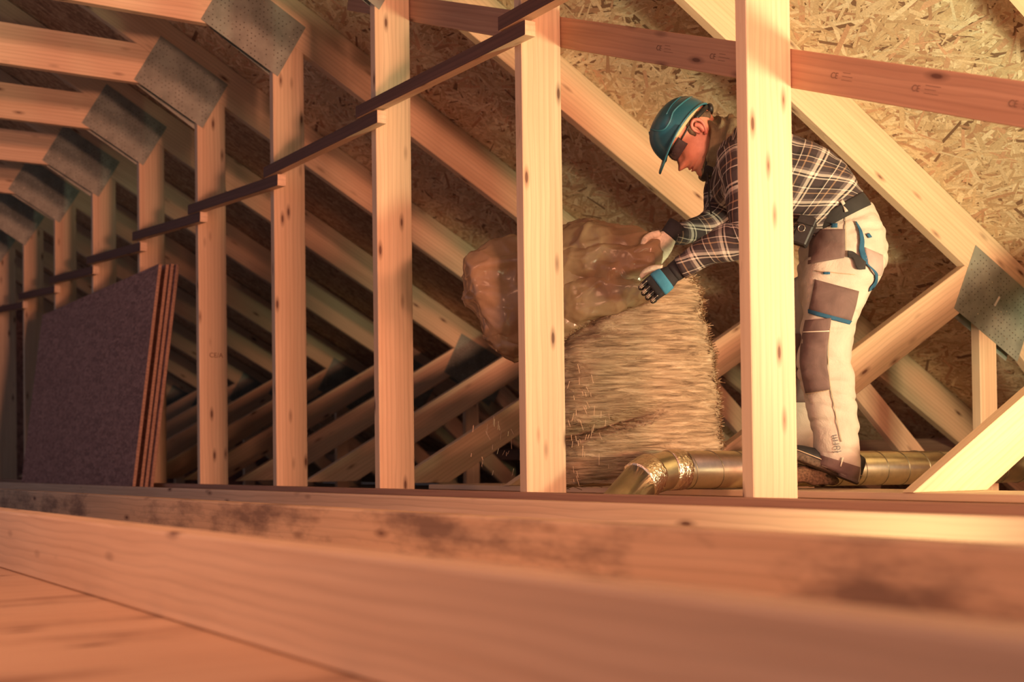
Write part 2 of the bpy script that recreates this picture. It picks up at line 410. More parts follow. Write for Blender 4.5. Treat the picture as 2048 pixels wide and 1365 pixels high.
# ------------------------------------------------------------------ soft-shape helpers
def loft(rings, cap=True, uvscale=None):
    n = len(rings[0]); v = [p for r in rings for p in r]; f = []
    for i in range(len(rings)-1):
        for j in range(n):
            f.append((i*n+j, i*n+(j+1) % n, (i+1)*n+(j+1) % n, (i+1)*n+j))
    if cap:
        f.append(tuple(range(n))[::-1]); f.append(tuple(range((len(rings)-1)*n, len(rings)*n)))
    return v, f
def loft_mesh(name, rings, cap=True, smooth=True, uv=True):
    v, f = loft(rings, cap); me = mesh(name, v, f, smooth)
    if uv:
        n = len(rings[0]); lay = me.uv_layers.new(name='UVMap')
        us, vs = [], []; acc = 0
        for i, r in enumerate(rings):
            if i: acc += sum((Vector(rings[i][j])-Vector(rings[i-1][j])).length for j in range(0, n, 4))/len(range(0, n, 4))
            a = [0]
            for j in range(n): a.append(a[-1]+(Vector(r[(j+1) % n])-Vector(r[j])).length)
            us.append(a); vs.append(acc)
        for p in me.polygons:
            idx = [me.loops[l].vertex_index for l in p.loop_indices]
            if len(idx) > 4: continue
            js = [k % n for k in idx]; wrap = max(js)-min(js) > 1
            for l, k in zip(p.loop_indices, idx):
                i, j = divmod(k, n)
                if wrap and j == 0: j = n
                lay.data[l].uv = (us[i][j], vs[i])
    return me
def cat_rom(pts, m):
    """smooth interpolation through rows of numbers, m steps per span"""
    P = [np.array(p, float) for p in pts]; P = [2*P[0]-P[1]]+P+[2*P[-1]-P[-2]]; out = []
    for i in range(1, len(P)-2):
        for k in range(m):
            t = k/m; a, b, c, d = P[i-1:i+3]
            out.append(0.5*((2*b)+(-a+c)*t+(2*a-5*b+4*c-d)*t*t+(-a+3*b-3*c+d)*t**3))
    out.append(P[-2]); return out
def tube_rings(pts, segs=14, squash=1.0, axis=None):
    """pts rows (x,y,z,r); rings square to the path"""
    out = []; P = [Vector(p[:3]) for p in pts]; ref = Vector(axis) if axis else Vector((0, 1, 0.01))
    for i, p in enumerate(P):
        d = (P[min(i+1, len(P)-1)]-P[max(i-1, 0)]).normalized()
        a = (ref-d*ref.dot(d)).normalized(); b = d.cross(a); r = pts[i][3]
        out.append([p+a*(r*squash*math.cos(2*math.pi*k/segs))+b*(r*math.sin(2*math.pi*k/segs)) for k in range(segs)])
    return out
def tube_mesh(name, pts, segs=12, m=4, squash=1.0, smooth=True, axis=None):
    return loft_mesh(name, tube_rings(cat_rom(pts, m) if m > 1 else [np.array(p, float) for p in pts], segs, squash, axis), True, smooth)
def wrinkle(me, amp, freq, seed=0, stretch=(1, 1, 1), ridged=False):
    me.update(); nv = [v.normal.copy() for v in me.vertices]
    for v, n in zip(me.vertices, nv):
        q = Vector((v.co.x*freq*stretch[0]+seed, v.co.y*freq*stretch[1], v.co.z*freq*stretch[2]))
        d = mnoise.noise(q)+0.5*mnoise.noise(q*2.1)
        if ridged: d = 0.55-abs(d)*1.6
        v.co += n*(amp*d)
    me.update(); return me
def crease(me, amp, freq, seed=0, stretch=(1, 1, 1), power=5):
    me.update(); nv = [v.normal.copy() for v in me.vertices]
    for v, n in zip(me.vertices, nv):
        q = Vector((v.co.x*freq*stretch[0]+seed, v.co.y*freq*stretch[1]+0.3*seed, v.co.z*freq*stretch[2]))
        q += 0.5*mnoise.noise_vector(q*0.6)
        v.co += n*(amp*((1-min(1, abs(mnoise.noise(q))*1.4))**power-0.2))
    me.update(); return me
def crumple(me, amp, groove, freq, seed=0, stretch=(1, 1, 1), wdt=0.10):
    me.update(); nv = [v.normal.copy() for v in me.vertices]
    for v, n in zip(me.vertices, nv):
        q = Vector((v.co.x*freq*stretch[0]+seed, v.co.y*freq*stretch[1]-seed, v.co.z*freq*stretch[2]))
        q += 0.35*mnoise.noise_vector(q*0.8)
        d = mnoise.voronoi(q)[0]; e = (d[1]-d[0])/wdt
        v.co += n*(amp*(d[0]-0.45)+groove*math.exp(-e*e))
    me.update(); return me
def merge(name, meshes, smooth=True):
    bm = bmesh.new()
    for m in meshes: bm.from_mesh(m)
    bmesh.ops.recalc_face_normals(bm, faces=bm.faces[:])
    me = bpy.data.meshes.new(name); bm.to_mesh(me); bm.free()
    me.polygons.foreach_set('use_smooth', [smooth]*len(me.polygons)); me.update(); return me
def ellipsoid(c, r, nu=16, nv=10):
    rings = []
    for i in range(nv+1):
        t = math.pi*(0.02+0.96*i/nv)
        rings.append([Vector((c[0]+r[0]*math.sin(t)*math.cos(2*math.pi*k/nu), c[1]+r[1]*math.sin(t)*math.sin(2*math.pi*k/nu), c[2]+r[2]*math.cos(t))) for k in range(nu)])
    return loft_mesh('e', rings, True, True, False)

# ------------------------------------------------------------------ spiral duct
def metal(name, c, rough, bump=None, scale=30):
    t = NT(name); n = t.noise(t.coords((1, 1, 1), rand=False), scale, 4)
    if bump: t.bump(n, bump, 0.006)
    return t.base(t.ramp(n, [(0.3, tuple(x*0.8 for x in c)), (0.7, c)]), rough, 1.0)
DUCTM = metal('duct_zinc', (0.68, 0.60, 0.42), 0.30)
FOIL = metal('foil_tape', (0.88, 0.74, 0.58), 0.22, 0.9, 70)
SEAM = metal('duct_seam', (0.30, 0.26, 0.18), 0.45)
duct = empty('spiral_duct', (0.42, 0.9, 0))
DO = Vector((0.42, 0.9, 0))
R_ = 0.0695
p0 = Vector((0.445, 0.9, Z-0.040)); p1 = Vector((3.3, 0.9, Z-0.060)); dd = (p1-p0).normalized()
# straight run
link('straight_pipe', tube_mesh('straight_pipe', [(*(p0-DO), R_), (*(p1-DO), R_)], 40, 1), duct, DUCTM)
k = 0; dist = 0.03
while dist < 2.6:
    # each turn of the lock seam, slightly inclined
    ring = []; c = p0+dd*dist-DO
    pts = []
    for q in range(37):
        a = 2*math.pi*q/36
        pts.append((c.x+dd.x*0.03*math.sin(a*0.5-0.8), c.y+(R_+0.0006)*math.cos(a), c.z+(R_+0.0006)*math.sin(a), 0.0022))
    link('lock_seam', tube_mesh('lock_seam', pts, 5, 1, axis=(1, 0, 0)), duct, SEAM)
    dist += 0.125
# elbow: mitred gores going down to the left
d2 = Vector((-0.80, -0.16, -0.60)).normalized()
d1 = (-dd*0.9+d2*0.45).normalized()
q0 = p0+Vector((0.01, 0, 0)); q1 = q0-dd*0.035; q2 = q1+d1*0.125; q3 = q2+d2*0.52
link('elbow', tube_mesh('elbow', [(*(q-DO), R_+0.001) for q in (q0, q1, q1+(q2-q1)*0.5, q2)], 36, 3), duct, DUCTM)
link('branch_pipe', tube_mesh('branch_pipe', [(*(q2-DO), R_+0.0005), (*(q3-DO), R_+0.0005)], 36, 1), duct, DUCTM)
for (c, d, wd) in ((q0+dd*(-0.012), (dd*-1+d1*0.25).normalized(), 0.034), (q2-d1*0.01, (d1+d2*1.1).normalized(), 0.040)):
    pts = [(*(c+d*(wd*s)-DO), R_+0.004+(0.0015 if abs(s) < 0.7 else 0)) for s in (-1, -0.5, 0, 0.5, 1)]
    me = tube_mesh('foil_tape', pts, 44, 3); wrinkle(me, 0.0026, 55, 3, ridged=True)
    link('foil_tape', me, duct, FOIL)
tag(duct, 'round galvanised spiral duct lying on the floor with foil-taped elbow', 'duct')

# ------------------------------------------------------------------ worker's own frame: x = photo right, y = away, z = up
S = 2613.3/4.80
RZ = YAW
WR = Vector((1.002, 0.60, JT+0.004))
def W2(px, py, b=0.0):
    """photo pixel at the worker's distance (plus b metres away) as a point in the worker's frame; origin at the near foot"""
    k = (4.80+b)/4.80
    a = (px-1690)/S; z = (976-py)/S
    a, z = a+0.0130*z, z-0.0128*a
    # the same line of sight carried on b metres farther (camera stands 1.2236 m left of and 0.116 m above the near foot)
    return Vector((a+(a+1.2236)*(k-1), b, z+(z-0.116)*(k-1)))

# ------------------------------------------------------------------ worker: materials
def cloth(name, c, amt=0.12, scale=14, bump=0.25, rough=0.85):
    t = NT(name); n = t.noise(t.coords((1, 1, 1), rand=False), scale, 4, 0.6, 0.6)
    f = t.noise(t.coords((1, 1, 1), rand=False), 260, 2)
    col = t.ramp(n, [(0.3, tuple(x*(1-amt) for x in c)), (0.7, tuple(min(1, x*(1+amt)) for x in c))])
    m = t.new('ShaderNodeMath', operation='MULTIPLY_ADD'); t.l(f, m.inputs[0]); m.inputs[1].default_value = 0.12; t.l(n, m.inputs[2])
    t.bump(m.outputs[0], bump, 0.012)
    return t.base(col, rough)
CANVAS = cloth('trouser_canvas_offwhite', (0.47, 0.405, 0.33), 0.1, 12, 0.6)
GREYC = cloth('trouser_canvas_greybrown', (0.135, 0.085, 0.075), 0.2)
GREYL = cloth('pocket_lining_grey', (0.36, 0.27, 0.24), 0.15)
BLUEC = cloth('trim_blue', (0.014, 0.080, 0.150), 0.15)
BLACKC = cloth('black_webbing', (0.022, 0.019, 0.018), 0.2)
HOODC = cloth('hood_olive_fleece', (0.185, 0.145, 0.08), 0.2, 30, 0.4)
GLOVEB = cloth('glove_black', (0.022, 0.020, 0.022), 0.2)
GLOVEW = cloth('glove_pale_knit', (0.66, 0.57, 0.43), 0.2, 60)
GLOVEU = cloth('glove_blue_band', (0.045, 0.22, 0.35), 0.15)
STITCH = simple('pale_stitching', (0.72, 0.64, 0.50), 0.8)
STITCHB = simple('brown_stitching', (0.42, 0.31, 0.20), 0.8)
def plaid():
    t = NT('plaid_flannel'); tc = t.new('ShaderNodeTexCoord'); sp = t.new('ShaderNodeSeparateXYZ'); t.l(tc.outputs['UV'], sp.inputs[0])
    dk = (0.040, 0.026, 0.028); wh = (0.62, 0.55, 0.47); gr = (0.16, 0.125, 0.12); tn = (0.36, 0.22, 0.13); bk = (0.012, 0.009, 0.011)
    cols = []
    for k, per in ((0, 0.118), (1, 0.125)):
        d = t.new('ShaderNodeMath', operation='DIVIDE'); t.l(sp.outputs[k], d.inputs[0]); d.inputs[1].default_value = per
        f = t.new('ShaderNodeMath', operation='FRACT'); t.l(d.outputs[0], f.inputs[0])
        cols.append(t.ramp(f.outputs[0], [(0.0, dk), (0.24, wh), (0.29, bk), (0.34, wh), (0.44, gr), (0.52, dk), (0.70, tn), (0.74, dk), (0.88, wh), (0.91, bk)], 'CONSTANT'))
    c = t.mix(0.5, cols[0], cols[1])
    n = t.noise(t.coords((1, 1, 1), rand=False), 25, 4); t.bump(n, 0.3, 0.012)
    return t.base(c, 0.9)
PLAID = plaid()
def skin():
    t = NT('skin'); n = t.noise(t.coords((1, 1, 1), rand=False), 40, 3)
    c = t.ramp(n, [(0.3, (0.50, 0.20, 0.125)), (0.7, (0.60, 0.27, 0.175))])
    t.b.inputs['Subsurface Weight'].default_value = 0.1; t.b.inputs['Subsurface Radius'].default_value = (0.01, 0.004, 0.002)
    return t.base(c, 0.5)
SKIN = skin()
LIP = simple('lips', (0.42, 0.13, 0.10), 0.5); EARC = simple('ear_skin', (0.60, 0.20, 0.15), 0.5, 0, 60, 0.15)
HAIR = simple('short_brown_hair', (0.10, 0.055, 0.03), 0.8, 0, 120, 0.4, 0.4)
HELM = simple('helmet_teal', (0.016, 0.098, 0.140), 0.34, 0, 5, 0.12)
HELM2 = simple('helmet_teal_trim', (0.030, 0.150, 0.200), 0.4)
FOAM = simple('helmet_foam_beige', (0.52, 0.42, 0.24), 0.8)
BLACKP = simple('black_plastic', (0.015, 0.014, 0.015), 0.45)
BLACKL = simple('black_leather', (0.020, 0.018, 0.018), 0.5, 0, 50, 0.3, 0.3)
def glass():
    t = NT('smoked_lens'); t.b.inputs['Transmission Weight'].default_value = 0.8; t.b.inputs['IOR'].default_value = 1.25
    return t.base((0.30, 0.25, 0.26), 0.06)
LENS = glass()
SOLEM = simple('shoe_sole_brown', (0.10, 0.065, 0.042), 0.85, 0, 90, 0.5, 0.8)
STEEL = simple('steel_eyelet', (0.55, 0.5, 0.42), 0.3, 1.0)

# ------------------------------------------------------------------ worker: body, clothes
man = empty('person', WR, RZ)
tag(man, 'worker in teal hard hat, plaid shirt and off-white trousers bending over an insulation bag', 'person')

def two_pt_rings(rows, segs=56, p=2.3):
    """rows: (x0,y0,x1,y1,b,rb) in photo pixels: an oval cross-section spanning the two points"""
    out = []
    for x0, y0, x1, y1, b, rb in rows:
        A = W2(x0, y0, b); B = W2(x1, y1, b); c = (A+B)/2; e = (B-A)/2; r = []
        for k in range(segs):
            th = 2*math.pi*k/segs; cx, sx = math.cos(th), math.sin(th)
            cx = math.copysign(abs(cx)**(2/p), cx); sx = math.copysign(abs(sx)**(2/p), sx)
            r.append(c+e*cx+Vector((0, rb*sx, 0)))
        out.append(r)
    return out
PELV = [(1614, 474, 1738, 411, 0.04, 0.160), (1604, 500, 1760, 446, 0.04, 0.172), (1601, 535, 1770, 490, 0.04, 0.178), (1601, 575, 1769, 532, 0.04, 0.172), (1606, 615, 1745, 580, 0.04, 0.14), (1625, 635, 1715, 615, 0.04, 0.09)]
LEGN = [(1612, 520, 1768, 480, -0.035, 0.095), (1606, 560, 1770, 528, -0.045, 0.105), (1607, 592, 1754, 568, -0.05, 0.105), (1608, 620, 1730, 610, -0.055, 0.102), (1606, 645, 1716, 645, -0.055, 0.098), (1602, 672, 1709, 672, -0.055, 0.094),
        (1598, 700, 1705, 700, -0.055, 0.092), (1596, 726, 1703, 728, -0.052, 0.090), (1600, 755, 1706, 752, -0.05, 0.088), (1607, 780, 1708, 780, -0.045, 0.085), (1613, 805, 1711, 805, -0.04, 0.082),
        (1618, 832, 1713, 832, -0.035, 0.080), (1624, 862, 1716, 865, -0.03, 0.079), (1630, 890, 1719, 900, -0.025, 0.079), (1631, 910, 1721, 935, -0.02, 0.080), (1627, 930, 1716, 968, -0.02, 0.078)]
LEGF = [(1580, 560, 1720, 535, 0.12, 0.10), (1556, 622, 1690, 618, 0.17, 0.10), (1548, 680, 1660, 680, 0.22, 0.09), (1544, 720, 1640, 720, 0.26, 0.088), (1542, 770, 1635, 770, 0.32, 0.085), (1540, 830, 1634, 830, 0.39, 0.08), (1542, 905, 1632, 905, 0.46, 0.076), (1540, 955, 1628, 958, 0.49, 0.076)]
def crinkled(rows, m, amp, freq, seed, stretch=(1, 1, 1)):
    me = loft_mesh('l', two_pt_rings(cat_rom(rows, m)), True, True, True)
    wrinkle(me, amp, freq, seed, stretch); return crease(me, 0.008, 9, seed+3, (0.5, 0.8, 1.7), 3)
trs = merge('trousers', [crinkled(PELV, 10, 0.007, 9, 1, (0.6, 1, 2.2)), crinkled(LEGN, 10, 0.0055, 11, 5, (0.8, 1, 1.5)), crinkled(LEGF, 6, 0.006, 9, 9)])
TR = link('trousers', trs, man, CANVAS)

def surf_b(px, py, rows):
    """depth of the near side of a lofted shell at a photo pixel (None if off it)"""
    best = None; prev = None
    for r in rows:
        x0, y0, x1, y1 = r[:4]
        s_ = (x1-x0)*(py-y0)-(y1-y0)*(px-x0)
        if prev is not None and (s_ <= 0) != (prev[0] <= 0):
            t = prev[0]/(prev[0]-s_); q = prev[1]*(1-t)+r*t
            L2 = (q[2]-q[0])**2+(q[3]-q[1])**2; c = ((px-q[0])*(q[2]-q[0])+(py-q[1])*(q[3]-q[1]))/L2*2-1
            c = max(-0.985, min(0.985, c))
            b = q[4]-q[5]*(1-abs(c)**2.3)**(1/2.3)
            best = b if best is None else min(best, b)
        prev = (s_, r)
    return best
from mathutils.bvhtree import BVHTree
BVH = BVHTree.FromPolygons([v.co for v in trs.vertices], [tuple(p.vertices) for p in trs.polygons])
FINE = {'leg': cat_rom(LEGN, 6), 'pelv': cat_rom(PELV, 6)}
def patch(name, rows, mat, parent, off=0.006, thick=0.007, shells=('leg', 'pelv'), nx=10, per=4, amp=0.002):
    """cloth piece lying on the near side of the trousers; rows (xl,yl,xr,yr) from top to bottom"""
    R = cat_rom(rows, per) if len(rows) > 1 else rows
    P = []; Q = []
    for r in R:
        for i in range(nx+1):
            t = i/nx; px = r[0]+(r[2]-r[0])*t; py = r[1]+(r[3]-r[1])*t
            bs = [surf_b(px, py, FINE[s]) for s in shells]; bs = [b for b in bs if b is not None]
            b = min(bs) if bs else -0.12
            o_ = W2(px, py, -0.6); d_ = (W2(px, py, 0.6)-o_).normalized(); hit = BVH.ray_cast(o_, d_)
            if hit[0] is not None and 'leg' in shells: b = hit[0].y
            b += amp*mnoise.noise(Vector((px*0.06, py*0.09, 2.0)))
            P.append(W2(px, py, b-off)); Q.append(W2(px, py, b-off+thick))
    n = nx+1; m = len(R); f = []; o = len(P)
    for j in range(m-1):
        for i in range(nx):
            a = j*n+i; f.append((a, a+n, a+n+1, a+1)); f.append((o+a, o+a+1, o+a+n+1, o+a+n))
    edge = [i for i in range(n)]+[j*n+nx for j in range(1, m)]+[(m-1)*n+i for i in range(nx-1, -1, -1)]+[j*n for j in range(m-2, 0, -1)]
    for i in range(len(edge)):
        a, b_ = edge[i], edge[(i+1) % len(edge)]; f.append((a, b_, o+b_, o+a))
    return link(name, fix(mesh(name, P+Q, f, True)), parent, mat)
patch('hip_pocket', [(1640, 459, 1692, 458), (1622, 482, 1692, 478), (1619, 502, 1692, 498), (1617, 529, 1690, 516)], GREYC, TR)
patch('thigh_pocket', [(1631, 559, 1720, 583), (1625, 590, 1714, 612), (1618, 621, 1704, 644)], GREYC, TR)
patch('pocket_trim', [(1617, 619, 1706, 643), (1617, 627, 1701, 650)], BLUEC, TR, 0.008, 0.006)
patch('knee_pad', [(1611, 641, 1664, 637), (1607, 660, 1661, 660), (1602, 690, 1656, 695), (1600, 725, 1655, 726), (1604, 755, 1658, 752), (1611, 788, 1661, 780)], GREYC, TR, 0.011)
patch('knee_piping', [(1607, 664, 1660, 662), (1607, 666, 1660, 664)], STITCH, TR, 0.014, 0.004)
patch('blue_tab', [(1664, 446, 1677, 446), (1664, 455, 1677, 455)], BLUEC, TR, 0.010, 0.006, nx=3)
patch('blue_tab', [(1648, 544, 1662, 544), (1648, 549, 1662, 549)], BLUEC, TR, 0.010, 0.006, nx=3)
patch('side_pocket_lining', [(1713, 443, 1715, 442), (1720, 462, 1726, 460), (1722, 482, 1731, 480), (1720, 500, 1731, 498), (1726, 520, 1737, 516), (1730, 530, 1738, 528)], BLUEC, TR, 0.012, nx=4)
patch('back_pocket_flap', [(1731, 494, 1768, 510), (1734, 515, 1769, 530), (1741, 535, 1768, 545), (1752, 552, 1764, 552)], GREYL, TR, 0.012, nx=6)
patch('pocket_trim', [(1734, 528, 1738, 528), (1750, 545, 1756, 545), (1752, 562, 1758, 556), (1742, 576, 1756, 568), (1740, 584, 1748, 580)], BLUEC, TR, 0.014, nx=4)
patch('tool_loop', [(1697, 501, 1697, 515), (1708, 503, 1708, 517), (1718, 510, 1716, 538), (1734, 524, 1733, 539)], BLACKC, TR, 0.014, nx=4)
patch('blue_tab', [(1735, 468, 1741, 466), (1740, 476, 1747, 474)], BLUEC, TR, 0.010, nx=3)
patch('hem_cuff', [(1634, 909, 1721, 936), (1631, 919, 1719, 951), (1627, 931, 1716, 969)], GREYC, TR, 0.009, nx=14)
patch('cuff_stitching', [(1685, 916, 1687.5, 917), (1680, 934, 1682.5, 935)], STITCH, TR, 0.012, 0.003, nx=2)
patch('leg_seam', [(1662, 640, 1663.5, 640), (1657, 700, 1658.5, 700), (1659, 760, 1660.5, 760), (1666, 800, 1667.5, 800), (1675, 850, 1676.5, 850), (1683, 885, 1684.5, 885)], STITCHB, TR, 0.008, 0.003, nx=1)
patch('leg_seam', [(1692, 430, 1693.5, 430), (1693, 470, 1694.5, 470), (1693, 500, 1694.5, 500)], STITCHB, TR, 0.008, 0.003, nx=1)
patch('leg_seam', [(1612, 789, 1660, 781), (1612, 790.5, 1660, 782.5)], STITCHB, TR, 0.009, 0.003, nx=8)
patch('thigh_seam', [(1630, 541, 1712, 549), (1630, 542.5, 1712, 550.5)], STITCHB, TR, 0.009, 0.003, nx=8)
# far knee pad on the other leg
FINE['far'] = cat_rom(LEGF, 6)
patch('knee_pad', [(1552, 668, 1640, 668), (1548, 720, 1636, 720), (1545, 770, 1634, 770), (1544, 806, 1632, 806)], GREYC, TR, 0.010, shells=('far',))
# maker's word on the shin, running upwards
bsh = 9.0
for qx, qy in ((1673, 888), (1666, 903), (1678, 872), (1668, 880), (1678, 892)):
    o_ = W2(qx, qy, -0.6); hit = BVH.ray_cast(o_, (W2(qx, qy, 0.6)-o_).normalized()); bsh = min(bsh, hit[0].y)
text('shin_print', 'form', 0.034, frame((-0.25, 0, 0.97), (-0.97, 0, -0.25), (0, -1, 0), W2(1673, 889, bsh-0.003)), TR, BLACKP)

belt_rows = [(1606, 458, 1722, 389, 0.04, 0.166), (1608, 463, 1727, 395, 0.04, 0.170), (1613, 474, 1736, 409, 0.04, 0.172), (1616, 479, 1739, 415, 0.04, 0.168)]
BELT = link('belt', loft_mesh('belt', two_pt_rings(cat_rom(belt_rows, 2)), True), man, BLACKC)
FINE['belt'] = cat_rom(belt_rows, 4)
patch('belt_loop', [(1682, 402, 1688, 398), (1688, 411, 1694, 408), (1692, 424, 1699, 422)], CANVAS, BELT, 0.012, shells=('belt', 'pelv'), nx=2)
# tool pouch on the belt front
pc = W2(1610, 462, -0.115)
pm = frame(Vector((0.86, -0.38, -0.33)).normalized(), Vector((0.36, 0.0, 0.93)).normalized(), Vector((-0.38, -0.90, 0.15)).normalized(), pc)
POUCH = link('tool_pouch', prism([(-0.030, -0.052), (0.026, -0.056), (0.034, 0.040), (0.016, 0.050), (-0.026, 0.046)], -0.022, 0.022, 0.005), man, BLACKL, pm)
er = [(0.012*math.cos(a), 0.013*math.sin(a), 0.0235, 0.0018) for a in [2*math.pi*i/20 for i in range(21)]]
link('eyelet', tube_mesh('eyelet', [(x-0.006, y_+0.002, z_, r) for x, y_, z_, r in er], 6, 1, axis=(0, 0, 1)), POUCH, STEEL)
link('flap', prism([(-0.032, 0.02), (0.034, 0.016), (0.036, 0.046), (0.016, 0.054), (-0.028, 0.050)], 0.018, 0.026, 0.003), POUCH, BLACKL)

# shirt
TORSO = [(1612, 486, 1724, 385, 0.04, 0.160), (1592, 470, 1700, 345, 0.04, 0.176), (1560, 458, 1655, 302, 0.04, 0.185), (1520, 442, 1592, 274, 0.04, 0.195),
         (1475, 424, 1535, 253, 0.04, 0.205), (1440, 398, 1490, 243, 0.04, 0.200), (1424, 372, 1462, 246, 0.04, 0.165), (1416, 350, 1444, 258, 0.04, 0.11)]
tm = loft_mesh('t', two_pt_rings(cat_rom(TORSO, 7), 44, 2.2), True); wrinkle(tm, 0.012, 8, 4, (1.2, 0.8, 1.2))
def W4(px, py, b, r): return (*W2(px, py, b), r)
NEAR = [W4(1482, 312, -0.12, 0.085), W4(1490, 350, -0.185, 0.084), W4(1500, 410, -0.215, 0.078), W4(1503, 458, -0.215, 0.074), W4(1480, 478, -0.195, 0.070), W4(1440, 490, -0.165, 0.062), W4(1400, 512, -0.135, 0.050), W4(1362, 535, -0.11, 0.042)]
FAR = [W4(1455, 310, 0.20, 0.075), W4(1448, 370, 0.25, 0.072), W4(1440, 425, 0.25, 0.066), W4(1420, 452, 0.23, 0.058), W4(1380, 464, 0.19, 0.048), W4(1345, 468, 0.15, 0.040)]
arms = []
for P, sd in ((NEAR, 2), (FAR, 8)):
    a = tube_mesh('a', P, 26, 7); wrinkle(a, 0.009, 13, sd, (1, 1, 1)); arms.append(a)
link('shirt', merge('shirt', [tm]+arms), man, PLAID)
# shirt front edge and draw cord
link('draw_cord', tube_mesh('draw_cord', [W4(1416, 345, -0.03, 0.0035), W4(1419, 375, -0.06, 0.0035), W4(1420, 405, -0.07, 0.0035), W4(1424, 428, -0.07, 0.0035)], 6, 4), man, BLACKC)

# hood bunched round the neck
HOOD = [(1409, 346, 1417, 248, 0.035, 0.086), (1406, 351, 1419, 240, 0.035, 0.098), (1414, 354, 1436, 236, 0.035, 0.108), (1428, 352, 1458, 233, 0.035, 0.125), (1446, 350, 1490, 236, 0.035, 0.150), (1468, 352, 1520, 247, 0.035, 0.160)]
hm = fix(loft_mesh('hood', two_pt_rings(cat_rom(HOOD, 12), 64, 2.1), True)); wrinkle(hm, 0.010, 11, 12, (0.8, 1, 0.6)); crease(hm, 0.016, 13, 4, (1.6, 1, 0.5), 3)
link('hood', hm, man, HOODC)
NK = [(1404, 356, 1413, 300, 0.032, 0.060), (1410, 358, 1424, 290, 0.034, 0.070), (1422, 360, 1440, 285, 0.036, 0.08)]
link('neck_warmer', loft_mesh('neck_warmer', two_pt_rings(cat_rom(NK, 4), 28), True), man, BLACKC)

# head: rings stacked from chin to crown in a frame tipped forward with the gaze
HE = W2(1394, 266, 0.035); HF = Vector((-0.59, 0, -0.807)).normalized(); HU = Vector((-0.807, 0, 0.59)).normalized(); HS = Vector((0, -1, 0))
def HP(f, h, s): return HE+HF*f+HU*h+HS*s
prof = [(-0.118, 0.092, 0.050, 0.018), (-0.112, 0.113, 0.022, 0.034), (-0.102, 0.121, 0.000, 0.045), (-0.088, 0.119, -0.022, 0.053), (-0.078, 0.113, -0.038, 0.057), (-0.066, 0.118, -0.052, 0.061), (-0.060, 0.114, -0.058, 0.063),
        (-0.054, 0.119, -0.063, 0.064), (-0.044, 0.115, -0.070, 0.066), (-0.030, 0.114, -0.078, 0.069), (-0.015, 0.110, -0.085, 0.072), (0.0, 0.106, -0.090, 0.074), (0.018, 0.102, -0.094, 0.075), (0.030, 0.104, -0.096, 0.076), (0.042, 0.112, -0.097, 0.077),
        (0.058, 0.112, -0.096, 0.077), (0.080, 0.104, -0.090, 0.074), (0.100, 0.088, -0.078, 0.065), (0.116, 0.060, -0.055, 0.048), (0.124, 0.025, -0.022, 0.02)]
hr = []; NS = 48
for h, f1, f0, wd in cat_rom(prof, 3):
    ring = []
    for k in range(NS):
        th = 2*math.pi*k/NS; c, s = math.cos(th), math.sin(th)
        cc = math.copysign(abs(c)**(2/2.25), c); ss = math.copysign(abs(s)**(2/2.25), s)
        f = (f1+f0)/2+(f1-f0)/2*cc; sd = wd*ss
        if c > 0:
            # nose, brow ridge, eye sockets, cheek bones, lips
            nb = math.exp(-((sd)/(0.0135+0.008*math.exp(-((h+0.028)/0.012)**2)))**2)
            f += nb*max(0, 0.034*math.exp(-((h+0.028)/0.0135)**2)+0.019*math.exp(-((h+0.004)/0.018)**2))
            f += 0.006*math.exp(-((h-0.046)/0.010)**2)*math.exp(-((abs(sd)-0.03)/0.022)**2)
            f -= 0.012*math.exp(-((h-0.022)/0.012)**2)*math.exp(-((abs(sd)-0.032)/0.014)**2)
            f += 0.005*math.exp(-((h+0.022)/0.016)**2)*math.exp(-((abs(sd)-0.045)/0.016)**2)
            f += 0.006*math.exp(-(sd/0.022)**2)*(math.exp(-((h+0.056)/0.005)**2)+math.exp(-((h+0.069)/0.006)**2)-0.9*math.exp(-((h+0.0625)/0.0025)**2))
        ring.append(HP(f, h, sd))
    hr.append(ring)
head = loft_mesh('head', hr, True, True, False)
nk = tube_mesh('neck', [(*HP(-0.005, 0.0, 0), 0.050), (*HP(-0.03, -0.05, 0), 0.056), (*W2(1425, 305, 0.037), 0.060), (*W2(1450, 310, 0.04), 0.066)], 24, 5)
body = link('body', merge('body', [head, nk]), man, SKIN)
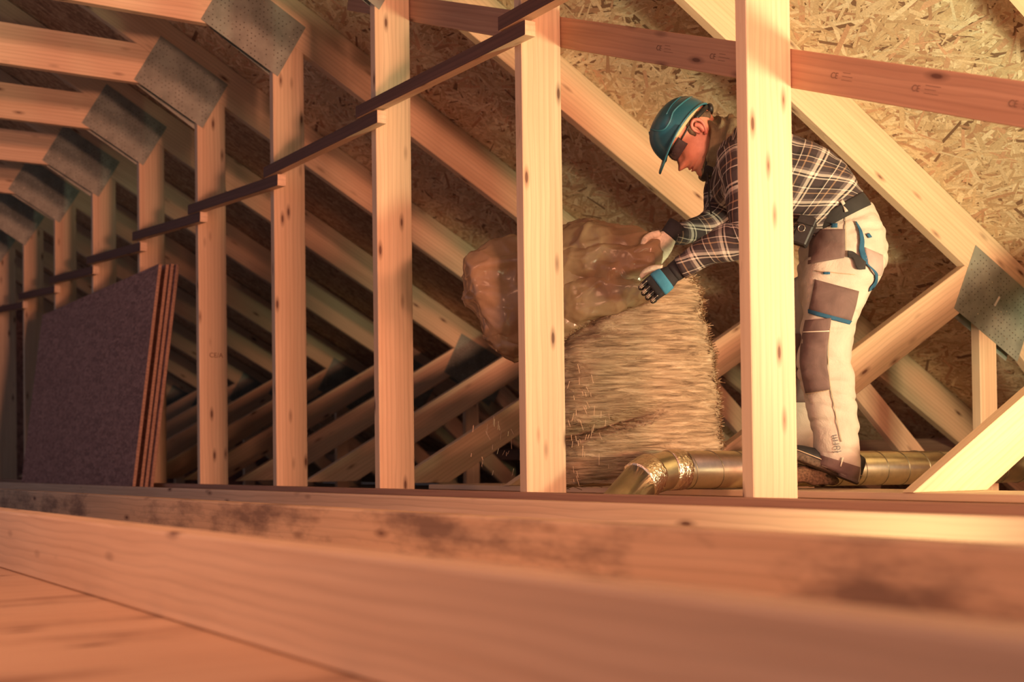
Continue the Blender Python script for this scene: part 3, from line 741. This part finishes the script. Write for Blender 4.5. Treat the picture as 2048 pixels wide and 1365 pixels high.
for sgn in (1, -1):
    em = []
    em.append(tube_mesh('ear', [(*HP(f, h, sgn*(0.074+k_)), r) for f, h, k_, r in ((0.012, -0.012, 0.003, 0.004), (0.016, 0.012, 0.007, 0.0055), (0.008, 0.030, 0.013, 0.006), (-0.010, 0.034, 0.017, 0.006), (-0.022, 0.020, 0.017, 0.006), (-0.022, 0.0, 0.013, 0.0055), (-0.012, -0.018, 0.008, 0.006), (-0.002, -0.028, 0.005, 0.007), (0.004, -0.026, 0.003, 0.004))], 9, 4))
    em.append(tube_mesh('ear', [(*HP(f, h, sgn*(0.073+k_)), r) for f, h, k_, r in ((-0.002, 0.022, 0.007, 0.008), (-0.008, 0.008, 0.008, 0.009), (-0.006, -0.008, 0.006, 0.009), (0.0, -0.02, 0.004, 0.006))], 9, 4))
    ear = link('ear', merge('ear', em), body, EARC)
    eb_ = tube_mesh('eyebrow', [(*HP(0.121-0.5*abs(s_-0.012), 0.043+0.1*(s_-0.02), sgn*s_), 0.0035) for s_ in (0.012, 0.025, 0.042, 0.055)], 6, 3)
    link('eyebrow', eb_, body, HAIR)
    link('eye', merge('eye', [ellipsoid(HP(0.098, 0.022, sgn*0.031), (0.011, 0.011, 0.011))]), body, simple('eye_white', (0.6, 0.55, 0.5), 0.2))
    # sideburn and cropped hair above the ear
    link('hair', merge('hair', [tube_mesh('h', [(*HP(f, h, sgn*sd), r) for f, h, sd, r in ((0.026, -0.004, 0.066, 0.008), (0.022, 0.022, 0.070, 0.012), (0.0, 0.045, 0.070, 0.014), (-0.04, 0.035, 0.060, 0.016), (-0.07, 0.0, 0.045, 0.016))], 10, 4)]), body, HAIR)
link('lips', merge('lips', [tube_mesh('lips', [(*HP(0.1215-1.1*abs(s_)**1.5*3.0, h, s_), 0.0032) for s_ in (-0.022, -0.012, 0, 0.012, 0.022)], 7, 3) for h in (-0.0575, -0.0675)]), body, LIP)

# hard hat
HR = (0.130, 0.130, 0.108); HC = (0.022, 0.030)
def hat(th, ph, grow=0.0):
    """th round the head (0 = front), ph 0 = rim .. pi/2 = crown"""
    cp = math.cos(ph)**(2/2.35) if math.cos(ph) > 0 else 0; sp_ = math.sin(ph)**(2/2.35)
    rim = 0.030*abs(math.sin(th))**1.5*(1-math.sin(ph))
    return HP(HC[0]+(HR[0]+grow)*cp*math.cos(th), HC[1]+rim+(HR[1]+grow-0*rim)*sp_, (HR[2]+grow)*cp*math.sin(th))
rings = [[hat(2*math.pi*k/56, math.pi/2*min(i/18, 0.995)) for k in range(56)] for i in range(19)]
inner = [[hat(2*math.pi*k/56, math.pi/2*min(i/18, 0.995), -0.004) for k in range(56)] for i in range(18, -1, -1)]
HAT = link('hard_hat', merge('hard_hat', [loft_mesh('s', rings+inner, False, True, False)]), man, HELM)
bv = []; bf = []
NB = 40
for i in range(NB+1):
    th = math.radians(-82+164*i/NB); k_ = max(0, math.cos(th))**0.8
    A = hat(th, 0.02); n_ = (HF*math.cos(th)+HS*math.sin(th))
    B = A+n_*(0.010+0.036*k_)-HU*(0.004+0.008*k_)
    bv += [A+HU*0.004, B+HU*0.003, B-HU*0.002, A-HU*0.003]
for i in range(NB):
    for j in range(4):
        a = i*4+j; b_ = i*4+(j+1) % 4; bf.append((a, b_, b_+4, a+4))
bf += [(3, 2, 1, 0), (NB*4, NB*4+1, NB*4+2, NB*4+3)]
link('visor', fix(mesh('visor', bv, bf, True)), HAT, HELM2)
# rolled edge, side ridges, foam rim, cradle
link('rolled_edge', tube_mesh('rolled_edge', [(*hat(math.radians(a), 0.0, 0.001), 0.0042) for a in range(70, 291, 10)], 7, 2, axis=HU), HAT, HELM2)
for sg in (1, -1):
    link('ridge', tube_mesh('ridge', [(*hat(sg*math.radians(a), math.radians(p_), 0.0008), 0.0034) for a, p_ in ((168, 24), (140, 22), (115, 24), (95, 26), (78, 20), (62, 22), (48, 38), (36, 52), (22, 60))], 7, 5), HAT, HELM2)
    link('ridge', tube_mesh('ridge', [(*hat(sg*math.radians(a), math.radians(p_), 0.0008), 0.0030) for a, p_ in ((175, 42), (140, 40), (110, 42), (85, 38))], 7, 5), HAT, HELM)
    link('foam_rim', tube_mesh('foam_rim', [(*HP(HC[0]+0.115*math.cos(math.radians(a)), 0.052+0.006*math.sin(math.radians(a)), sg*0.088*math.sin(math.radians(a))), 0.012) for a in (62, 85, 110, 135, 155)], 9, 4, squash=0.7), HAT, FOAM)
link('head_band', tube_mesh('head_band', [(*HP(-0.005+0.100*math.cos(math.radians(a)), 0.046-0.022*(1-math.cos(math.radians(a)))*0.5, 0.083*math.sin(math.radians(a))), 0.009) for a in range(100, 261, 16)], 8, 3, squash=0.5), HAT, BLACKP)
link('ratchet', merge('ratchet', [ellipsoid(HP(-0.100, 0.012, 0), (0.016, 0.045, 0.024))]), HAT, BLACKP)

# safety glasses
gv = []; gf = []
for i in range(25):
    th = math.radians(-60+120*i/24)
    for j in range(5):
        h = -0.002+0.042*j/4; sag = 0.006*math.sin(math.pi*j/4)
        gv.append(HP(0.010+(0.113+sag)*math.cos(th), h+0.004*abs(math.sin(th)), (0.079+sag*0.5)*math.sin(th)))
for i in range(24):
    for j in range(4): a = i*5+j; gf.append((a, a+5, a+6, a+1))
gm = mesh('safety_glasses', gv, gf, True)
GL = link('safety_glasses', gm, man, LENS); GL.modifiers.new('s', 'SOLIDIFY').thickness = 0.002
for sg in (1, -1):
    link('temple_arm', tube_mesh('temple_arm', [(*HP(f, h, sg*s_), 0.0028) for f, h, s_ in ((0.070, 0.030, 0.070), (0.04, 0.033, 0.079), (0.0, 0.037, 0.083), (-0.02, 0.034, 0.083))], 7, 4), GL, BLACKP)
link('brow_frame', tube_mesh('brow_frame', [(*HP(0.010+0.115*math.cos(math.radians(a)), 0.041, 0.081*math.sin(math.radians(a))), 0.0018) for a in range(-60, 61, 12)], 7, 3, axis=HU), GL, BLACKP)

# gloves: palm, four fingers curling round the plastic, thumb
def glove(wr, fwd, wid, back, curl, mats, parent, thumb_side=-1):
    fwd = Vector(fwd).normalized(); back = Vector(back); back = (back-fwd*back.dot(fwd)).normalized(); wid = Vector(wid); wid = (wid-fwd*wid.dot(fwd)-back*wid.dot(back)).normalized()
    def G(f, w_, n): return wr+fwd*f+wid*w_+back*n
    parts = []; rings = []
    for f, hw, ht in ((-0.005, 0.030, 0.024), (0.015, 0.034, 0.023), (0.045, 0.043, 0.022), (0.075, 0.046, 0.020), (0.098, 0.045, 0.017), (0.106, 0.040, 0.012)):
        rings.append([G(f, hw*math.cos(2*math.pi*k/24), ht*math.copysign(abs(math.sin(2*math.pi*k/24))**0.8, math.sin(2*math.pi*k/24))) for k in range(24)])
    root = link('glove', merge('glove', [loft_mesh('p', rings, True, True, False)]), parent, mats['back'])
    for i, (w_, sc) in enumerate(((-0.033, 0.95), (-0.011, 1.05), (0.011, 1.0), (0.033, 0.80))):
        p = G(0.098, w_, 0.002); ang = 0.25; pts = [(*G(0.085, w_, 0.0), 0.0115), (*p, 0.0118)]
        for L, dA in ((0.040, curl*0.55), (0.027, curl), (0.022, curl*0.9)):
            ang += dA; p = p+(fwd*math.cos(ang)-back*math.sin(ang))*(L*sc); pts.append((*p, 0.0112-0.0006*len(pts)))
        fg = link('finger', tube_mesh('finger', pts, 10, 4, axis=wid), root, mats['finger'])
        link('finger_stripe', tube_mesh('finger_stripe', [(*(Vector(q[:3])+back*0.0035), 0.0088) for q in pts[1:4]], 8, 3, axis=wid), fg, mats['tip'])
    t0 = G(0.03, thumb_side*0.036, -0.008)
    tp = [(*t0, 0.015), (*(t0+fwd*0.028+wid*(thumb_side*0.022)-back*0.006), 0.0138), (*(t0+fwd*0.056+wid*(thumb_side*0.030)-back*0.016), 0.0125), (*(t0+fwd*0.078+wid*(thumb_side*0.026)-back*0.026), 0.010)]
    link('thumb', tube_mesh('thumb', tp, 10, 4, axis=back), root, mats['tip'])
    cr = [[G(f, hw*math.cos(2*math.pi*k/24), ht*math.sin(2*math.pi*k/24)) for k in range(24)] for f, hw, ht in ((-0.045, 0.040, 0.036), (-0.02, 0.038, 0.031), (0.006, 0.036, 0.028), (0.014, 0.034, 0.024))]
    link('cuff', loft_mesh('cuff', cr, True), root, mats['cuff'])
    if mats.get('band'):
        br = [[G(f, hw*math.cos(2*math.pi*k/24), ht*math.sin(2*math.pi*k/24)) for k in range(24)] for f, hw, ht in ((0.040, 0.0435, 0.0235), (0.048, 0.0455, 0.0245), (0.072, 0.0475, 0.0235), (0.080, 0.0465, 0.0215))]
        link('knuckle_band', loft_mesh('knuckle_band', br, True), root, mats['band'])
    return root
glove(W2(1352, 543, -0.105), (-0.80, 0.10, -0.58), (0.58, 0, -0.80), (0.0, -1.0, 0.10), 0.75, dict(back=GLOVEB, finger=GLOVEB, tip=GLOVEW, cuff=GLOVEB, band=GLOVEU), man)
glove(W2(1342, 468, 0.14), (-0.62, -0.05, -0.78), (0.78, 0.0, -0.62), (0.15, 0.9, 0.4), 0.55, dict(back=GLOVEW, finger=GLOVEW, tip=GLOVEW, cuff=GLOVEB), man)

# shoes
def shoe(heel, fwd, wid, parent):
    fwd = Vector(fwd).normalized(); wid = Vector(wid).normalized(); upv = wid.cross(fwd)
    if upv.z < 0: upv = -upv
    def G(f, w_, u): return heel+fwd*f+wid*w_+upv*u
    ur = []; sr = []
    for f, h, hw in cat_rom(((0.0, 0.075, 0.020), (0.012, 0.095, 0.033), (0.07, 0.098, 0.037), (0.13, 0.080, 0.041), (0.19, 0.062, 0.046), (0.245, 0.052, 0.045), (0.275, 0.042, 0.034), (0.288, 0.028, 0.014)), 4):
        ur.append([G(f, hw*math.cos(a)*(0.82 if math.sin(a) > 0.3 else 1), 0.016+(h-0.016)*max(0, math.sin(a))**0.8) for a in [2*math.pi*k/24 for k in range(24)]])
        sr.append([G(f+0.002, (hw+0.005)*math.cos(a), 0.008+0.018*math.copysign(abs(math.sin(a))**0.4, math.sin(a))) for a in [2*math.pi*k/24 for k in range(24)]])
    root = link('shoe', loft_mesh('shoe', ur, True), parent, BLACKL)
    link('sole', loft_mesh('sole', sr, True), root, SOLEM)
    link('welt', tube_mesh('welt', [(*G(f, -hw*1.06, 0.026), 0.002) for f, h, hw in ((0.0, 0, 0.028), (0.07, 0, 0.038), (0.13, 0, 0.042), (0.19, 0, 0.047), (0.245, 0, 0.046), (0.28, 0, 0.032))], 6, 4), root, STITCHB)
    for i in range(5):
        f = 0.115+0.020*i; hh = 0.088-0.010*i
        link('lace', tube_mesh('lace', [(*G(f, w_, hh-abs(w_)*0.35), 0.0028) for w_ in (-0.028, -0.014, 0, 0.014, 0.028)], 6, 3), root, BLACKP if i % 2 else STITCHB)
    return root
shoe(W2(1716, 972, -0.005)+Vector((0, 0, 0.010)), (-0.92, -0.10, 0.37), (0.02, 1.0, 0.0), man)
shoe(W2(1632, 962, 0.52)+Vector((0, 0, -0.002)), (-0.95, -0.1, 0.0), (-0.1, 1.0, 0.0), man)

# ------------------------------------------------------------------ insulation bag
def plastic():
    t = NT('brown_plastic_film')
    n = t.noise(t.coords((1, 1, 1), rand=False), 9, 4)
    c = t.ramp(n, [(0.3, (0.42, 0.285, 0.165)), (0.7, (0.60, 0.43, 0.26))])
    t.base(c, 0.24)
    t.b.inputs['Transmission Weight'].default_value = 0.0
    t.b.inputs['Coat Weight'].default_value = 0.7; t.b.inputs['Coat Roughness'].default_value = 0.15
    tr = t.new('ShaderNodeBsdfTranslucent'); t.l(c, tr.inputs[0])
    mx = t.new('ShaderNodeMixShader'); mx.inputs[0].default_value = 0.45
    t.l(t.b.outputs[0], mx.inputs[1]); t.l(tr.outputs[0], mx.inputs[2])
    tp = t.new('ShaderNodeBsdfTransparent'); m2 = t.new('ShaderNodeMixShader'); m2.inputs[0].default_value = 0.14
    t.l(mx.outputs[0], m2.inputs[1]); t.l(tp.outputs[0], m2.inputs[2]); t.l(m2.outputs[0], t.n['Material Output'].inputs[0])
    w_ = t.noise(t.coords((1, 1, 1), rand=False), 20, 3, 0.5, 1.2); t.bump(w_, 0.2, 0.012)
    return t.m
FILM = plastic()
bag = empty('insulation_bag', WR, RZ)
tag(bag, 'crumpled brown translucent plastic bag in the worker\'s gloved hands', 'bag')
def hring(x, yt, yb, b, rb, segs=40, p=2.2):
    A = W2(x, yt, b); B = W2(x, yb, b); c = (A+B)/2; e = (A-B)/2; r = []
    for k in range(segs):
        th = 2*math.pi*k/segs; cx, sx = math.cos(th), math.sin(th)
        cx = math.copysign(abs(cx)**(2/p), cx); sx = math.copysign(abs(sx)**(2/p), sx)
        r.append(c+e*cx+Vector((0, rb*sx, 0)))
    return r
def sack(rows, m=5, segs=44): return [hring(*r, segs) for r in cat_rom(rows, m)]
BAGR = [(927, 556, 584, 0.34, 0.03), (934, 530, 612, 0.34, 0.09), (955, 508, 640, 0.335, 0.125), (990, 487, 690, 0.33, 0.14), (1035, 474, 714, 0.325, 0.145), (1085, 464, 712, 0.32, 0.145), (1130, 456, 704, 0.30, 0.15), (1180, 452, 672, 0.27, 0.15), (1230, 458, 648, 0.24, 0.14), (1270, 468, 630, 0.20, 0.12), (1300, 482, 612, 0.16, 0.09), (1322, 500, 596, 0.12, 0.06)]
bm_ = fix(loft_mesh('b', sack(BAGR, 13, 130), True, True, False))
wrinkle(bm_, 0.018, 7, 3, (1.0, 1, 1.6)); crumple(bm_, 0.045, 0.006, 5.0, 2, (0.7, 1, 1.3), 0.09); crumple(bm_, 0.016, 0.004, 11, 7, (0.8, 1, 1.2), 0.10)
link('film', bm_, bag, FILM)
# gathered neck of the bag, thrown over the top, and the loose front folds
def fold(name, rows, seed, amp=0.008):
    me = fix(loft_mesh(name, sack(rows, 12, 80), True, True, False)); wrinkle(me, amp, 12, seed, (0.7, 1, 2.0)); crumple(me, amp*2.6, amp*0.5, 7, seed+4, (0.7, 1, 1.1), 0.09); crumple(me, amp*0.9, amp*0.35, 16, seed+2, (1, 1, 1), 0.12)
    return link(name, me, bag, FILM)
fold('gathered_neck', [(1122, 466, 500, 0.34, 0.05), (1150, 446, 505, 0.34, 0.08), (1182, 437, 508, 0.33, 0.09), (1212, 447, 508, 0.31, 0.08), (1250, 455, 505, 0.28, 0.07), (1285, 464, 505, 0.24, 0.06), (1304, 480, 505, 0.20, 0.03)], 31)
fold('front_fold', [(1110, 500, 560, 0.215, 0.05), (1150, 492, 562, 0.195, 0.06), (1200, 489, 562, 0.165, 0.06), (1250, 490, 560, 0.135, 0.055), (1285, 493, 556, 0.105, 0.045), (1310, 505, 550, 0.08, 0.03)], 41, 0.006)
fold('lower_fold', [(1105, 562, 655, 0.215, 0.05), (1150, 557, 652, 0.185, 0.06), (1200, 556, 640, 0.155, 0.06), (1245, 560, 625, 0.125, 0.055), (1285, 565, 608, 0.09, 0.04), (1302, 572, 600, 0.06, 0.02)], 51, 0.007)
fold('tail', [(975, 630, 668, 0.27, 0.03), (990, 618, 698, 0.265, 0.045), (1012, 622, 714, 0.26, 0.05), (1045, 630, 716, 0.26, 0.045), (1085, 640, 712, 0.26, 0.035)], 61, 0.009)

# loose wood fibre insulation falling out of the bag in a heap
heap = empty('loose_insulation', WR, RZ)
tag(heap, 'large tan heap of loose fibrous insulation spilling from the plastic bag', 'insulation')
HEAP = [(1335, 556, 1384, 552, 0.14, 0.05), (1290, 586, 1398, 580, 0.16, 0.09), (1225, 622, 1407, 618, 0.19, 0.12), (1150, 668, 1415, 660, 0.215, 0.14), (1112, 712, 1422, 705, 0.23, 0.15), (1100, 765, 1430, 762, 0.24, 0.155), (1094, 825, 1437, 825, 0.245, 0.155), (1090, 885, 1444, 885, 0.25, 0.15), (1086, 940, 1447, 935, 0.25, 0.145), (1084, 972, 1449, 970, 0.25, 0.14)]
hp = loft_mesh('h', two_pt_rings(cat_rom(HEAP, 9), 96, 2.2), True, True, False)
A0 = W2(1125, 882, 0); A1 = W2(1320, 826, 0)
wrinkle(hp, 0.020, 5.5, 17, (0.6, 1, 1.8)); wrinkle(hp, 0.010, 17, 27, (0.45, 1, 2.4)); wrinkle(hp, 0.005, 45, 37, (0.4, 1, 2.6))
for v in hp.vertices:      # the slanting hollow between two layers
    if v.co.y < 0.22 and A0.x-0.03 < v.co.x < A1.x+0.04:
        zl = A0.z+(A1.z-A0.z)*(v.co.x-A0.x)/(A1.x-A0.x); k_ = (v.co.z-zl)/(0.012 if v.co.z < zl else 0.024)
        v.co.y += 0.13*math.exp(-k_*k_)*min(1, (A1.x+0.04-v.co.x)/0.12)
hp.update()
def insul():
    t = NT('wood_fibre_mass'); n = t.noise(t.coords((5, 9, 46), rand=False), 1.6, 5, 0.65, 0.8)
    c = t.ramp(n, [(0.30, (0.14, 0.088, 0.05)), (0.5, (0.40, 0.29, 0.175)), (0.72, (0.62, 0.49, 0.33))])
    t.bump(n, 0.9, 0.02); return t.base(c, 0.95)
INSUL = insul()
core = link('fibre_mass', hp, heap, INSUL)
def fibres(name, me, n, parent, length=(0.02, 0.075), wid=0.0011):
    tri = [p for p in me.polygons if len(p.vertices) == 4 and p.normal.y < 0.35]
    w_ = np.array([p.area for p in tri]); w_ /= w_.sum(); idx = RNG.choice(len(tri), n, p=w_)
    V = []; Fc = []; C = []
    pal = [(0.52, 0.40, 0.25), (0.62, 0.49, 0.33), (0.42, 0.29, 0.17), (0.24, 0.15, 0.085), (0.70, 0.58, 0.41)]
    for i in idx:
        p = tri[i]; q = [me.vertices[k].co for k in p.vertices]; s, t = RNG.random(2)
        c = (q[0]*(1-s)+q[1]*s)*(1-t)+(q[3]*(1-s)+q[2]*s)*t; nn = p.normal
        hz = nn.cross(Vector((0, 0, 1))); 
        if hz.length < 1e-3: continue
        hz.normalize(); vt = nn.cross(hz); an = RNG.normal(0, 0.17); d = hz*math.cos(an)+vt*math.sin(an)
        L = RNG.uniform(*length)*0.5; d2_ = nn*RNG.uniform(0.0, 0.012); e = nn.cross(d)*wid*RNG.uniform(0.6, 1.8)
        k = len(V); m_ = c+nn*0.004+d2_; V += [c-d*L-e, c-d*L+e, m_+e, m_-e, c+d*L+d2_*0.6+e, c+d*L+d2_*0.6-e]
        Fc += [(k, k+3, k+2, k+1), (k+3, k+5, k+4, k+2)]
        col = pal[RNG.integers(len(pal))]; C += [col, col]
    fm = mesh(name, V, Fc); at = fm.color_attributes.new('tint', 'FLOAT_COLOR', 'CORNER')
    arr = []
    for c_, p in zip(C, fm.polygons): arr += [*c_, 1.0]*4
    at.data.foreach_set('color', arr)
    return tag(link(name, fm, parent, FIBRE), kind='stuff')
fibres('fibres', hp, 15000, heap, (0.03, 0.11), 0.0009)
# slivers still in the air
V = []; Fc = []; C = []
for i in range(70):
    px, py = random.choice([(1010, 905), (1150, 930), (985, 880), (1190, 870), (1165, 800)]); px += random.gauss(0, 22); py += random.gauss(0, 34)
    b = random.uniform(0.0, 0.1) if px > 1135 else random.uniform(0.30, 0.45)
    c = W2(px, min(py, 975), b); d = Vector((random.gauss(0, 0.25), random.gauss(0, 0.3), 1)).normalized()*random.uniform(0.006, 0.022); e = Vector((0.0009, 0, 0)); g = Vector((0, 0.0009, 0))
    k = len(V); V += [c-d-e, c-d+e, c+d+e, c+d-e, c-d-g, c-d+g, c+d+g, c+d-g]; Fc += [(k, k+1, k+2, k+3), (k+4, k+5, k+6, k+7)]; C += [(0.80, 0.62, 0.42)]*2
fm = mesh('flying_fibres', V, Fc); at = fm.color_attributes.new('tint', 'FLOAT_COLOR', 'CORNER'); at.data.foreach_set('color', [x for c in C for _ in range(4) for x in (*c, 1.0)])
ff = link('flying_fibres', fm, None, FIBRE); ff.location = WR; ff.rotation_euler = (0, 0, RZ)
tag(ff, 'scattered thin pale fibres falling through the air left of the bag', 'fibres', kind='stuff')
# tuft of fibre under the worker's near shoe
tuft = merge('insulation_tuft', [ellipsoid((0, 0, 0), (0.115, 0.06, 0.045), 36, 22)])
for v in tuft.vertices:
    if v.co.z < -0.02: v.co.z = -0.02
wrinkle(tuft, 0.012, 30, 5)
to = link('insulation_tuft', tuft, None, simple('brown_fibre_tuft', (0.20, 0.12, 0.065), 0.95, 0, 120, 0.5, 1.0))
to.location = WR+Matrix.Rotation(RZ, 3, 'Z')@W2(1612, 962, 0.035)+Vector((0, 0, 0.012)); to.rotation_euler = (0, 0.10, RZ)
tag(to, 'brown tuft of fibre insulation under the worker\'s raised shoe', 'insulation')
